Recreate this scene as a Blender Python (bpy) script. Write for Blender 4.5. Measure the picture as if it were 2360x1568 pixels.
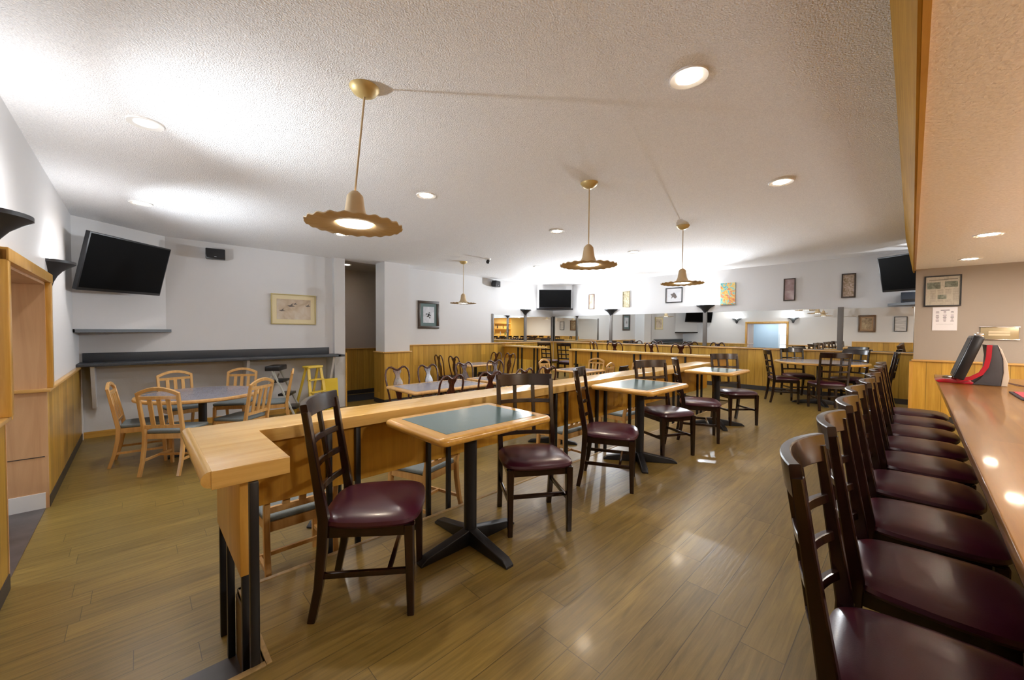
import bpy, bmesh, math, random
from mathutils import Vector, Matrix
random.seed(7)
PI = math.pi
C = bpy.context.scene
for o in list(bpy.data.objects): bpy.data.objects.remove(o)
COL = C.collection

# ---------------------------------------------------------------- camera
cd = bpy.data.cameras.new('camera'); cam = bpy.data.objects.new('camera', cd); COL.objects.link(cam)
cd.sensor_fit = 'HORIZONTAL'; cd.sensor_width = 36.0; cd.lens = 36.0*892.3/2360.0
cd.clip_start = 0.02; cd.clip_end = 100
yw, pt, rl = math.radians(45.93), math.radians(1.42), math.radians(.387)
fwd = Vector((-math.sin(yw)*math.cos(pt), math.cos(yw)*math.cos(pt), -math.sin(pt)))
rt = Vector((math.cos(yw), math.sin(yw), 0)); up = rt.cross(fwd)
r2 = rt*math.cos(rl) + up*math.sin(rl); u2 = -rt*math.sin(rl) + up*math.cos(rl)
M = Matrix((r2, u2, -fwd)).transposed().to_4x4(); M.translation = (0, 0, 1.27)
cam.matrix_world = M
C.camera = cam

# ---------------------------------------------------------------- view, world
C.view_settings.view_transform = 'Standard'
C.view_settings.look = 'None'
C.view_settings.exposure = 1.5
C.view_settings.gamma = 1.0
C.view_settings.use_curve_mapping = False
try:
    C.cycles.max_bounces = 10; C.cycles.diffuse_bounces = 6; C.cycles.glossy_bounces = 5
    C.cycles.sample_clamp_indirect = 4.0; C.cycles.use_denoising = True
    C.cycles.caustics_reflective = False; C.cycles.caustics_refractive = False
except Exception: pass
W = bpy.data.worlds.new('world'); C.world = W; W.use_nodes = True
W.node_tree.nodes['Background'].inputs[0].default_value = (.62, .75, 1, 1)
W.node_tree.nodes['Background'].inputs[1].default_value = 1.0

CEIL = 2.71; LOW = -.32; WL = -.595; WB = -8.2; WM = 9.8; SOF = 2.2; WR = 3.0; YB = 8.2
K_CAN = 15; K_SC = 17; K_PEN = 13; K_SOF = 6; K_UP = 360

# ---------------------------------------------------------------- materials
MATS = {}
def _new(name):
    m = bpy.data.materials.new(name); m.use_nodes = True
    return m, m.node_tree.nodes, m.node_tree.links, m.node_tree.nodes['Principled BSDF']
def rgba(c): return (c[0], c[1], c[2], 1)
def plain(name, c, rough=.5, metal=0, var=0, vscale=20, bump=0, bscale=60, coat=0, spec=.5, stretch=None):
    if name in MATS: return MATS[name]
    m, N, L, P = _new(name)
    P.inputs['Base Color'].default_value = rgba(c); P.inputs['Roughness'].default_value = rough
    P.inputs['Metallic'].default_value = metal; P.inputs['Coat Weight'].default_value = coat
    P.inputs['Coat Roughness'].default_value = .12
    P.inputs['Specular IOR Level'].default_value = spec
    tc = N.new('ShaderNodeTexCoord'); mp = N.new('ShaderNodeMapping'); L.new(tc.outputs['Object'], mp.inputs[0])
    if stretch: mp.inputs['Scale'].default_value = stretch
    if var:
        n = N.new('ShaderNodeTexNoise'); n.inputs['Scale'].default_value = vscale; n.inputs['Detail'].default_value = 4
        L.new(mp.outputs[0], n.inputs['Vector'])
        r = N.new('ShaderNodeValToRGB')
        r.color_ramp.elements[0].position = .3; r.color_ramp.elements[1].position = .7
        r.color_ramp.elements[0].color = rgba([x*(1-var) for x in c]); r.color_ramp.elements[1].color = rgba([min(1, x*(1+var)) for x in c])
        L.new(n.outputs['Fac'], r.inputs[0]); L.new(r.outputs[0], P.inputs['Base Color'])
    if bump:
        n = N.new('ShaderNodeTexNoise'); n.inputs['Scale'].default_value = bscale; n.inputs['Detail'].default_value = 3
        L.new(mp.outputs[0], n.inputs['Vector'])
        b = N.new('ShaderNodeBump'); b.inputs['Strength'].default_value = bump; b.inputs['Distance'].default_value = .01
        L.new(n.outputs['Fac'], b.inputs['Height']); L.new(b.outputs[0], P.inputs['Normal'])
    MATS[name] = m; return m
def emit(name, c, s):
    m, N, L, P = _new(name)
    P.inputs['Base Color'].default_value = rgba(c)
    P.inputs['Emission Color'].default_value = rgba(c); P.inputs['Emission Strength'].default_value = s
    return m
def wood(name, c1, c2, grain='Z', rough=.35, coat=.0, plank=None, pvar=.25, gscale=1.0, groove=.012, bump=.05, joints=False, gdark=.45):
    """grain: axis along the boards; plank=(across axis, width, length)"""
    m, N, L, P = _new(name)
    P.inputs['Roughness'].default_value = rough; P.inputs['Coat Weight'].default_value = coat; P.inputs['Coat Roughness'].default_value = .1
    tc = N.new('ShaderNodeTexCoord')
    def math_(op, a, b=None, c=None):
        n = N.new('ShaderNodeMath'); n.operation = op
        for i, v in enumerate((a, b, c)):
            if v is None: continue
            if isinstance(v, (int, float)): n.inputs[i].default_value = v
            else: L.new(v, n.inputs[i])
        return n.outputs[0]
    sc = {'X': (1.6, 26, 26), 'Y': (26, 1.6, 26), 'Z': (26, 26, 1.6)}[grain]
    mp = N.new('ShaderNodeMapping'); mp.inputs['Scale'].default_value = [v*gscale for v in sc]
    vec = tc.outputs['Object']
    sep = N.new('ShaderNodeSeparateXYZ'); L.new(vec, sep.inputs[0])
    rnd = None; line = None
    if plank:
        ax, w, ln = plank
        u = math_('DIVIDE', sep.outputs[ax], w); row = math_('FLOOR', u); fu = math_('FRACT', u)
        wn = N.new('ShaderNodeTexWhiteNoise'); wn.noise_dimensions = '1D'; L.new(row, wn.inputs['W'])
        v = math_('ADD', math_('DIVIDE', sep.outputs[grain], ln), math_('MULTIPLY', wn.outputs['Value'], 7.3))
        col = math_('FLOOR', v); fv = math_('FRACT', v)
        wn2 = N.new('ShaderNodeTexWhiteNoise'); wn2.noise_dimensions = '2D'
        cb = N.new('ShaderNodeCombineXYZ'); L.new(row, cb.inputs[0]); L.new(col, cb.inputs[1]); L.new(cb.outputs[0], wn2.inputs['Vector'])
        rnd = wn2.outputs['Value']
        g = math_('LESS_THAN', fu, groove/w*.5)
        if joints: g = math_('MAXIMUM', g, math_('LESS_THAN', fv, groove/ln*.5))
        line = g
        off = N.new('ShaderNodeVectorMath'); off.operation = 'ADD'; L.new(vec, off.inputs[0])
        cb2 = N.new('ShaderNodeCombineXYZ')
        for i in range(3): L.new(math_('MULTIPLY', rnd, 9.0), cb2.inputs[i])
        L.new(cb2.outputs[0], off.inputs[1]); vec = off.outputs[0]
    L.new(vec, mp.inputs[0])
    n = N.new('ShaderNodeTexNoise'); n.inputs['Scale'].default_value = 1.0; n.inputs['Detail'].default_value = 6; n.inputs['Roughness'].default_value = .62
    n.inputs['Distortion'].default_value = .6
    L.new(mp.outputs[0], n.inputs['Vector'])
    r = N.new('ShaderNodeValToRGB'); r.color_ramp.elements[0].position = .32; r.color_ramp.elements[1].position = .68
    r.color_ramp.elements[0].color = rgba(c1); r.color_ramp.elements[1].color = rgba(c2)
    L.new(n.outputs['Fac'], r.inputs[0]); out = r.outputs[0]
    if rnd is not None:
        h = N.new('ShaderNodeHueSaturation'); L.new(out, h.inputs['Color'])
        L.new(math_('ADD', math_('MULTIPLY', rnd, pvar), 1-pvar/2), h.inputs['Value']); out = h.outputs[0]
        mx = N.new('ShaderNodeMix'); mx.data_type = 'RGBA'; L.new(math_('MULTIPLY', line, 1-gdark), mx.inputs['Factor'])
        L.new(out, mx.inputs['A']); mx.inputs['B'].default_value = rgba([x*.25 for x in c1]); out = mx.outputs['Result']
    L.new(out, P.inputs['Base Color'])
    if bump:
        b = N.new('ShaderNodeBump'); b.inputs['Strength'].default_value = bump; b.inputs['Distance'].default_value = .004
        hh = n.outputs['Fac']
        if line is not None: hh = math_('SUBTRACT', hh, line)
        L.new(hh, b.inputs['Height']); L.new(b.outputs[0], P.inputs['Normal'])
    return m

OAK1, OAK2 = (.52, .26, .04), (.68, .39, .085)
oakX = wood('oak_x', OAK1, OAK2, 'X', .28, .3); oakY = wood('oak_y', OAK1, OAK2, 'Y', .28, .3); oakZ = wood('oak_z', OAK1, OAK2, 'Z', .3, .2)
counterY = wood('counter_oak', (.62, .37, .10), (.80, .53, .18), 'Y', .22, .4, gscale=.8); counterX = wood('counter_oak_x', (.62, .37, .10), (.80, .53, .18), 'X', .22, .4, gscale=.8)
barwood = wood('bar_wood', (.19, .070, .006), (.31, .135, .012), 'Y', .3, .45, plank=('X', .13, 5), pvar=.22, groove=.0005, gscale=.5, bump=.0)
PAN1, PAN2 = (.40, .21, .024), (.53, .31, .048)
panX = wood('panelling_x', PAN1, PAN2, 'Z', .38, .1, plank=('X', .15, 9), pvar=.55, groove=.016)
panY = wood('panelling_y', PAN1, PAN2, 'Z', .38, .1, plank=('Y', .15, 9), pvar=.55, groove=.016)
fasc = wood('fascia_wood', (.27, .13, .010), (.38, .20, .02), 'Y', .6, 0)
fasc.node_tree.nodes['Principled BSDF'].inputs['Specular IOR Level'].default_value = .05
apron = wood('apron_wood', (.46, .22, .018), (.58, .30, .03), 'Z', .4, .1)
alcove = wood('alcove_birch', (.52, .29, .14), (.66, .40, .21), 'Z', .4, .1, gscale=.35)
capY = wood('cap_y', (.55, .30, .08), (.70, .42, .14), 'Y', .3, .2); capX = wood('cap_x', (.55, .30, .08), (.70, .42, .14), 'X', .3, .2)
floorM = wood('floor_planks', (.155, .100, .022), (.265, .178, .043), 'Y', .34, .04, plank=('X', .155, 1.0), pvar=.26, groove=.006, joints=True, gscale=1.8, bump=.3, gdark=.25)
chairW = wood('light_chair_wood', (.52, .28, .085), (.66, .39, .14), 'Z', .35, .2)
mahog = plain('mahogany', (.013, .0032, .0022), .24, coat=.35, var=.5, vscale=6, stretch=(8, 8, 1))
cherry = plain('cherry_stain', (.060, .014, .008), .22, coat=.5, var=.4, vscale=6, stretch=(8, 8, 1))
vinyl = plain('burgundy_vinyl', (.050, .006, .018), .30, bump=.04, bscale=220, coat=.1)
greyfab = plain('blue_grey_fabric', (.17, .20, .21), .8, var=.12, vscale=120, bump=.1, bscale=200)
black = plain('black_metal', (.010, .010, .012), .38)
blackp = plain('black_plastic', (.012, .012, .014), .3)
screen = plain('tv_screen', (.0012, .0012, .0014), .35, spec=.08)
tealam = plain('teal_laminate', (.085, .155, .165), .22, var=.12, vscale=30, coat=.3)
greylam = plain('lilac_grey_laminate', (.27, .27, .33), .24, var=.1, vscale=60, coat=.3)
counterlam = plain('charcoal_laminate', (.045, .05, .058), .42, var=.45, vscale=160)
wallP = plain('wall_paint', (.64, .64, .645), .75, bump=.08, bscale=55)
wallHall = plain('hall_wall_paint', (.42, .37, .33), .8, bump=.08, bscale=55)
ceilP = plain('popcorn_ceiling', (.90, .90, .92), .95, bump=1.0, bscale=120, var=.10, vscale=150)
sofP = plain('soffit_texture', (.88, .85, .82), .75, bump=.9, bscale=55, var=.06, vscale=50)
barwallP = plain('bar_wall_paint', (.36, .31, .26), .75, bump=.08, bscale=55)
tanM = plain('pendant_tan', (.56, .43, .26), .55)
brass = plain('canopy_brass', (.62, .47, .20), .45, metal=.3)
white = plain('white_trim', (.82, .81, .79), .5)
mirror = plain('mirror', (.86, .88, .86), .012, metal=1)
stripM = plain('grey_brown_strip', (.17, .155, .14), .45)
sconceM = plain('sconce_graphite', (.022, .023, .027), .45)
nosingM = plain('nosing_tan', (.36, .24, .10), .4, var=.2, vscale=40)
riserM = plain('riser_tan', (.20, .14, .07), .5)
tileM = plain('dark_tile', (.075, .062, .06), .35, var=.3, vscale=6, bump=.1, bscale=10)
glowW = emit('lamp_glow', (1, .95, .86), 4); glowC = emit('can_glow', (1, .96, .90), 5)
baseM = plain('dark_vinyl_base', (.035, .028, .025), .5)
chrome = plain('chrome', (.75, .75, .75), .12, metal=1)
brassP = plain('polished_brass', (.42, .34, .20), .35, metal=.35)
yellowP = plain('yellow_plastic', (.75, .52, .02), .4)
ladderY = plain('ladder_yellow', (.66, .46, .05), .45)
redP = plain('red_gloss', (.50, .006, .03), .2, coat=.5)
greyP = plain('grey_plastic', (.06, .06, .07), .45); offw = plain('off_white_plastic', (.62, .56, .48), .45)
paper = plain('paper', (.78, .77, .80), .8); ink = plain('ink', (.06, .06, .08), .8)

barwood.node_tree.nodes['Principled BSDF'].inputs['Coat Roughness'].default_value = .07
# ---------------------------------------------------------------- mesh helpers
class MB:
    def __init__(s): s.bm = bmesh.new()
    def box(s, x0, x1, y0, y1, z0, z1, bev=0, mat=None, seg=2):
        r = bmesh.ops.create_cube(s.bm, size=1)['verts']
        for v in r:
            v.co = Vector((x0+(v.co.x+.5)*(x1-x0), y0+(v.co.y+.5)*(y1-y0), z0+(v.co.z+.5)*(z1-z0)))
        if bev:
            es = list({e for v in r for e in v.link_edges})
            o = bmesh.ops.bevel(s.bm, geom=es, offset=bev, segments=seg, affect='EDGES', profile=.5)
            r = list({v for f in o['faces'] for v in f.verts} | set(v for v in r if v.is_valid))
        if mat is not None:
            for v in r: v.co = mat @ v.co
        return s
    def bar(s, p, q, w, d, side=(0, 0, 1), bev=0):
        """box from p to q; w across 'side' x dir, d along side"""
        p, q = Vector(p), Vector(q); z = (q-p); l = z.length; z.normalize()
        sd = Vector(side); x = sd.cross(z)
        if x.length < 1e-4: x = Vector((1, 0, 0)).cross(z)
        x.normalize(); y = z.cross(x)
        m = Matrix((x, y, z)).transposed().to_4x4(); m.translation = p
        return s.box(-w/2, w/2, -d/2, d/2, 0, l, bev, m)
    def prism(s, pts, a0, a1, axis='z', bev=0):
        """pts 2D polygon; extruded along axis from a0 to a1"""
        def mk(p, a):
            return {'z': (p[0], p[1], a), 'y': (p[0], a, p[1]), 'x': (a, p[0], p[1])}[axis]
        lo = [s.bm.verts.new(mk(p, a0)) for p in pts]; hi = [s.bm.verts.new(mk(p, a1)) for p in pts]
        n = len(pts); fs = [s.bm.faces.new(lo[::-1]), s.bm.faces.new(hi)]
        for i in range(n): fs.append(s.bm.faces.new((lo[i], lo[(i+1) % n], hi[(i+1) % n], hi[i])))
        bmesh.ops.recalc_face_normals(s.bm, faces=fs)
        if bev:
            es = list(fs[0].edges)+list(fs[1].edges)
            bmesh.ops.bevel(s.bm, geom=es, offset=bev, segments=3, affect='EDGES', profile=.5)
        return s
    def sweep(s, pts, w, d, side, prof='rect', n=8, closed=False):
        """sweep a rectangle (w across, d along 'side') or ellipse along pts; w,d may be lists"""
        pts = [Vector(p) for p in pts]; m = len(pts); rings = []
        ws = w if isinstance(w, (list, tuple)) else [w]*m; ds = d if isinstance(d, (list, tuple)) else [d]*m
        for i, p in enumerate(pts):
            t = (pts[min(i+1, m-1)]-pts[max(i-1, 0)])
            if closed: t = pts[(i+1) % m]-pts[i-1]
            t.normalize(); y = Vector(side); y = (y-t*y.dot(t)).normalized(); x = y.cross(t)
            if prof == 'rect':
                c = [(-1, -1), (1, -1), (1, 1), (-1, 1)]
                ch = .25
                ring = []
                for k, (a, b) in enumerate(c):
                    a2, b2 = c[(k+1) % 4]
                    e = min(ws[i], ds[i])*.12
                    dx, dy = (a2-a)/2, (b2-b)/2
                    ring.append(p+x*(a*ws[i]/2+dx*e)+y*(b*ds[i]/2+dy*e)); ring.append(p+x*(a2*ws[i]/2-dx*e)+y*(b2*ds[i]/2-dy*e))
            else:
                ring = [p+x*(math.cos(2*PI*k/n)*ws[i]/2)+y*(math.sin(2*PI*k/n)*ds[i]/2) for k in range(n)]
            rings.append([s.bm.verts.new(v) for v in ring])
        fs = []
        k = len(rings[0])
        for i in range(m if closed else m-1):
            A, B = rings[i], rings[(i+1) % m]
            for j in range(k): fs.append(s.bm.faces.new((A[j], A[(j+1) % k], B[(j+1) % k], B[j])))
        if not closed: fs += [s.bm.faces.new(rings[0][::-1]), s.bm.faces.new(rings[-1])]
        bmesh.ops.recalc_face_normals(s.bm, faces=fs)
        return s
    def lathe(s, prof, n=24, c=(0, 0, 0), wave=None, arc=(0, 2*PI), cap=True):
        """prof list of (r,z)"""
        full = abs(arc[1]-arc[0]-2*PI) < 1e-6; m = n if full else n+1; rings = []
        for (r, z) in prof:
            ring = []
            for k in range(m):
                a = arc[0]+(arc[1]-arc[0])*k/n
                rr, zz = r, z
                if wave: rr, zz = wave(r, z, a)
                ring.append(s.bm.verts.new((c[0]+rr*math.cos(a), c[1]+rr*math.sin(a), c[2]+zz)))
            rings.append(ring)
        fs = []
        for A, B in zip(rings, rings[1:]):
            for k in range(n):
                j = (k+1) % m
                fs.append(s.bm.faces.new((A[k], A[j], B[j], B[k])))
        if cap and full:
            if prof[0][0] > 1e-5: fs.append(s.bm.faces.new(rings[0][::-1]))
            if prof[-1][0] > 1e-5: fs.append(s.bm.faces.new(rings[-1]))
        bmesh.ops.recalc_face_normals(s.bm, faces=fs)
        return s
    def xf(s, m):
        bmesh.ops.transform(s.bm, matrix=m, verts=s.bm.verts[:]); return s
    def build(s, name, mat, parent=None, smooth=True, loc=None):
        bmesh.ops.remove_doubles(s.bm, verts=s.bm.verts[:], dist=1e-6)
        me = bpy.data.meshes.new(name); s.bm.to_mesh(me); s.bm.free()
        me.materials.append(mat)
        if smooth:
            me.shade_smooth()
            try: me.set_sharp_from_angle(angle=math.radians(38))
            except Exception: pass
        o = bpy.data.objects.new(name, me); COL.objects.link(o)
        if parent is not None: o.parent = parent
        if loc: o.location = loc
        return o
def tag(o, label=None, cat=None, group=None, kind=None):
    if label: o['label'] = label
    if cat: o['category'] = cat
    if group: o['group'] = group
    if kind: o['kind'] = kind
    return o
def thing(name, label, cat, loc=(0, 0, 0), rz=0, group=None):
    o = bpy.data.objects.new(name, None); COL.objects.link(o); o.location = loc; o.rotation_euler = (0, 0, rz)
    o.empty_display_size = .1
    return tag(o, label, cat, group)
def copy_tree(o, parent=None):
    c = o.copy(); COL.objects.link(c)
    if parent is not None: c.parent = parent
    for ch in list(o.children): copy_tree(ch, c)
    return c
def S(o, label=None): o['kind'] = 'structure'; return o
def lamp(kind, name, loc, energy, color, size=.05, rot=None, parent=None, spot=None, blend=.6):
    l = bpy.data.lights.new(name, kind); l.energy = energy; l.color = color
    if kind == 'POINT': l.shadow_soft_size = size
    if kind == 'AREA': l.shape = 'DISK'; l.size = size
    if kind == 'SPOT': l.shadow_soft_size = size; l.spot_size = spot; l.spot_blend = blend
    o = bpy.data.objects.new(name, l); COL.objects.link(o); o.location = loc
    if rot: o.rotation_euler = rot
    if parent is not None: o.parent = parent
    return o
WARM = (1, .84, .64); NEUT = (1, .975, .96); COOL = (.93, .96, 1.0)

# ---------------------------------------------------------------- the room
S(MB().box(-9.9, -2.262, -3.4, 7.85, LOW-.1, LOW).build('floor', floorM, smooth=False))          # sunken dining floor
pl = MB()
pl.box(-2.262, WR, .335, WM, -.46, 0); pl.box(-1.667, WR, WL, .335, -.46, 0); pl.box(WB, -2.262, 7.85, WM, -.46, 0)
S(pl.build('floor', floorM, smooth=False))
S(MB().box(-2.262, -1.667, -3.4, .335, LOW-.1, LOW).build('floor', tileM, smooth=False))
S(MB().box(-2.262, -2.235, .335, 7.85, -.022, .004, .004).box(-2.262, -1.667, .335, .355, -.022, .004, .004).box(-1.69, -1.663, WL, .335, -.022, .004, .004).box(WB, -2.262, 7.85, 7.88, -.022, .004, .004).build('trim_1', nosingM))
S(MB().box(-2.268, -2.262, .335, 7.85, LOW, -.022).box(-2.262, -1.667, .329, .335, LOW, -.022).box(-1.673, -1.667, WL, .335, LOW, -.022).box(WB, -2.262, 7.844, 7.85, LOW, -.022).build('trim_2', riserM, smooth=False))
cl = MB(); cl.box(-10.0, 0.0, WL-.1, WM+.1, CEIL, CEIL+.1)
S(cl.build('ceiling', ceilP, smooth=False))
# lowered bar ceiling with slanted oak fascia
S(MB().box(.0, WR, WL, YB, SOF, SOF+.04).build('ceiling', sofP, smooth=False))
S(MB().prism([(-.10, CEIL), (-.07, CEIL), (.01, SOF-.02), (-.01, SOF-.02)], WL, YB+.25, 'y').build('trim_3', fasc, smooth=False))
S(MB().prism([(.0, SOF-.022), (.018, SOF-.022), (.018, SOF+.0), (.0, SOF)], WL, YB, 'y').build('trim_4', oakY, smooth=False))
S(MB().box(0, WR+.1, WL-.1, WM+.1, CEIL, CEIL+.1).build('ceiling', ceilP, smooth=False))

# left wall with opening x -5.83 .. -4.07, head z 1.70
XA, XB_, HD = -3.77, -5.28, 1.66
lw = MB()
lw.box(XA, WR, WL-.12, WL, LOW, CEIL); lw.box(-8.3, XB_, WL-.12, WL, LOW, CEIL); lw.box(XB_, XA, WL-.12, WL, HD, CEIL)
S(lw.build('wall_left', wallP, smooth=False))
CAPZ = .735
def wains_y(name, x0, x1, y, z0, z1, s=1, cap=True, base=True, t=.018, pan=None):
    """wainscot on a wall plane y=const, room on +s side"""
    ya, yb = sorted((y, y+s*t)); o = S(MB().box(x0, x1, ya, yb, z0, z1).build(name, pan or panX, smooth=False))
    if cap:
        a, b = sorted((y, y+s*.045)); MB().box(x0-.0, x1+.0, a, b, z1, z1+.028, .008).build('cap_rail', capX, o)
    if base:
        a, b = sorted((y, y+s*(t+.006))); MB().box(x0, x1, a, b, z0, z0+.095).build('base_strip', baseM, o)
    return o
def wains_x(name, y0, y1, x, z0, z1, s=1, cap=True, base=True, t=.018):
    xa, xb = sorted((x, x+s*t)); o = S(MB().box(xa, xb, y0, y1, z0, z1).build(name, panY, smooth=False))
    if cap:
        a, b = sorted((x, x+s*.045)); MB().box(a, b, y0, y1, z1, z1+.028, .008).build('cap_rail', capY, o)
    if base:
        a, b = sorted((x, x+s*(t+.006))); MB().box(a, b, y0, y1, z0, z0+.095).build('base_strip', baseM, o)
    return o
wains_y('trim_5', -8.13, XB_, WL, LOW, CAPZ-.028)
wains_y('trim_6', XA, -1.66, WL, LOW, CAPZ-.028)
wains_y('trim_7', -1.637, WR, WL, 0, .9)
# door casing and birch lined jambs
dc = MB(); t = .055
dc.box(XB_-.07, XB_, WL, WL+t, CAPZ, HD+.07, .006).box(XA, XA+.07, WL, WL+t, CAPZ, HD+.07, .006).box(XB_-.07, XA+.07, WL, WL+t+.004, HD, HD+.08, .006)
S(dc.build('trim_8', oakZ))
jb = MB(); JD = -1.55
jb.box(XB_, XB_+.02, JD, WL+.02, LOW, HD).box(XA-.02, XA, JD, WL+.02, LOW, HD).box(XB_, XA, JD, WL+.02, HD-.02, HD)
S(jb.build('door_1', alcove, smooth=False))
S(MB().box(XB_+.02, XB_+.05, JD, WL+.045, CAPZ-.03, CAPZ, .006).box(XA-.05, XA-.02, JD, WL+.045, CAPZ-.03, CAPZ, .006).build('trim_9', capY))
S(MB().box(XB_+.02, XB_+.024, -.86, -.852, LOW+.14, CAPZ-.03).box(XB_+.02, XB_+.024, -.852, WL, .135, .141).build('trim_10', baseM, smooth=False))
S(MB().box(XB_+.02, XB_+.028, JD, WL, LOW, LOW+.14).box(XA-.028, XA-.02, JD, WL, LOW, LOW+.14).build('baseboard_door', white, smooth=False))
S(MB().box(XB_-.4, XA+.4, -3.4, WL, LOW, LOW+.004).build('floor', tileM, smooth=False))
# vestibule behind the opening
vb = MB(); vb.box(XB_-.9, XA+.9, -3.45, -3.35, LOW, CEIL).box(XB_-.95, XB_-.9, -3.4, JD, LOW, CEIL).box(XA+.9, XA+.95, -3.4, JD, LOW, CEIL).box(XB_-.9, XB_, JD, JD+.03, LOW, 2.3).box(XA, XA+.9, JD, JD+.03, LOW, 2.3).box(XB_-.9, XA+.9, -3.4, JD, 2.2, 2.3)
S(vb.build('wall_vestibule', plain('vestibule_paint', (.52, .60, .66), .8), smooth=False))
gd = S(MB().box(-4.62, -4.55, -3.34, -3.30, LOW, 1.75).box(-4.05, -3.98, -3.34, -3.30, LOW, 1.75).box(-4.62, -3.98, -3.34, -3.30, 1.68, 1.75).box(-4.55, -4.05, -3.34, -3.30, .62, .66).box(-4.55, -4.05, -3.34, -3.30, 1.12, 1.16).box(-4.55, -4.05, -3.34, -3.30, LOW, LOW+.2).build('door_2', white, smooth=False))
MB().box(-4.55, -4.05, -3.345, -3.335, LOW+.2, 1.68).build('glass_pane', emit('daylight_glass', (.75, .87, 1), 1.0), gd, smooth=False)
lamp('AREA', 'vestibule_light', (-4.9, -2.5, 2.15), 13, (.80, .90, 1.0), .4)

# back wall (x=WB) with hallway opening y 3.07..3.9
bw = MB()
bw.box(WB-.12, WB, WL-.12, 3.07, LOW, CEIL).box(WB-.12, WB, 3.98, WM+.12, LOW, CEIL)
S(bw.build('wall_back', wallP, smooth=False))
S(MB().box(WB, WB+.10, 2.86, 3.07, LOW, CEIL).build('wall_back', wallP, smooth=False))
S(MB().box(WB, -7.78, 3.77, 4.36, LOW, CEIL).build('wall_back', wallP, smooth=False))
S(MB().box(WB-.0, WB+.02, 3.07, 3.09, LOW, .80).box(WB+.02, WB+.125, 3.07, 3.095, LOW, .79).build('trim_11', oakZ, smooth=False))
wains_x('trim_12', 3.755, 4.40, -7.78, LOW, .77, base=True)
wains_y('trim_13', -8.25, -7.76, 3.77, LOW, .77, s=-1)
wains_x('trim_14', 4.38, WM, WB, LOW, .892)
# hallway
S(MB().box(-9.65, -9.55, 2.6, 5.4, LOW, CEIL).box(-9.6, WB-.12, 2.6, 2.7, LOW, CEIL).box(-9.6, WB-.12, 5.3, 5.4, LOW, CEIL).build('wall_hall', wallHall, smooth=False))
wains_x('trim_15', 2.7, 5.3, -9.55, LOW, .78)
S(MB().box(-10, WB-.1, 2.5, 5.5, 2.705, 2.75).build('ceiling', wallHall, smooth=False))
tag(MB().prism([(-9.35, 3.2), (-8.55, 3.25), (-8.5, 4.15), (-9.3, 4.4)], LOW, LOW+.012).build('floor_mat', plain('blue_black_carpet', (.02, .022, .03), .9, bump=.3, bscale=150), smooth=False), 'dark rectangular doormat on the hallway floor by the end wall', 'mat')

# mirror wall (y=WM)
S(MB().box(WB-.1, WR+.1, WM, WM+.12, LOW, CEIL).build('wall_mirror', wallP, smooth=False))
wains_y('trim_16', WB+.05, 2.9, WM, 0, .892, s=-1)
MZ0, MZ1 = .935, 1.735
strips = [-6.03, -3.46, -.97]
xs = [WB+.02] + strips + [1.6]
i = 0
for a, b in zip(xs, xs[1:]):
    lo = a+(.045 if i else 0); hi = b-.045; i += 1
    tag(MB().box(lo, hi, WM-.012, WM, MZ0, MZ1).build('wall_mirror_panel', mirror, smooth=False),
        ['long mirror panel at the far corner, left of the first dark strip', 'mirror panel between the two wall sconces on the far wall', 'widest mirror panel, showing the wood framed doorway', 'rightmost mirror panel behind the round table by the bar wall'][i-1], 'mirror')
for k, x in enumerate(strips):
    tag(MB().box(x-.045, x+.045, WM-.03, WM, MZ0, MZ1+.03, .004).build('mirror_strip', stripM),
        ['grey upright strip below the sconce beside the far corner', 'grey upright strip under the middle sconce of the mirror wall', 'wide grey upright strip behind the round table, with no sconce'][k], 'strip')
bm1 = tag(MB().box(WB, WB+.012, 7.2, 8.43, MZ0, MZ1-.03).build('wall_mirror_panel', mirror, smooth=False), 'mirror panel on the back wall reflecting the golden bar', 'mirror')
bm2 = tag(MB().box(WB, WB+.012, 8.53, 9.78, MZ0, MZ1-.03).build('wall_mirror_panel', mirror, smooth=False), 'narrow looking mirror panel on the back wall beneath the small television', 'mirror')
tag(MB().box(WB, WB+.03, 7.14, 7.2, MZ0, MZ1, .004).build('mirror_strip', stripM), 'grey upright strip ending the mirrors on the back wall', 'strip')
tag(MB().box(WB, WB+.03, 8.43, 8.53, MZ0, MZ1+.03, .004).build('mirror_strip', stripM), 'grey upright strip under the sconce on the back wall', 'strip')
tag(MB().box(WB+.01, WB+.05, 9.72, 9.76, MZ0, MZ1, .004).build('mirror_strip', stripM), 'thin grey strip where the two mirrored walls meet', 'strip')

# diagonal panels behind the corner televisions
S(MB().prism([(-7.52, WL), (WB, .33), (WB, WL)], 1.25, CEIL, 'z').build('wall_corner', wallP, smooth=False))
S(MB().prism([(WB, 9.03), (-7.44, WM), (WB, WM)], 1.97, CEIL, 'z').build('wall_corner', wallP, smooth=False))
S(MB().prism([(-.02, WM), (.25, 9.6), (.25, WM)], 1.80, CEIL, 'z').build('wall_corner', wallP, smooth=False))
def corner_shelf(pts, z, label):
    tag(MB().prism(pts, z, z+.045).build('corner_shelf', black, smooth=False), label, 'shelf')
corner_shelf([(-7.50, WL), (-7.46, WL+.02), (WB+.02, .39), (WB, .36), (WB, WL)], 1.205, 'black triangular corner shelf under the large tilted television')
corner_shelf([(WB, 9.0), (WB+.03, 8.97), (-7.38, WM-.02), (-7.41, WM), (WB, WM)], 1.925, 'black corner shelf holding up the small far television')
corner_shelf([(-.30, WM), (-.32, WM-.03), (.25, 9.2), (.25, WM)], 1.755, 'black corner shelf under the right television, blue black box on it')

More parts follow.
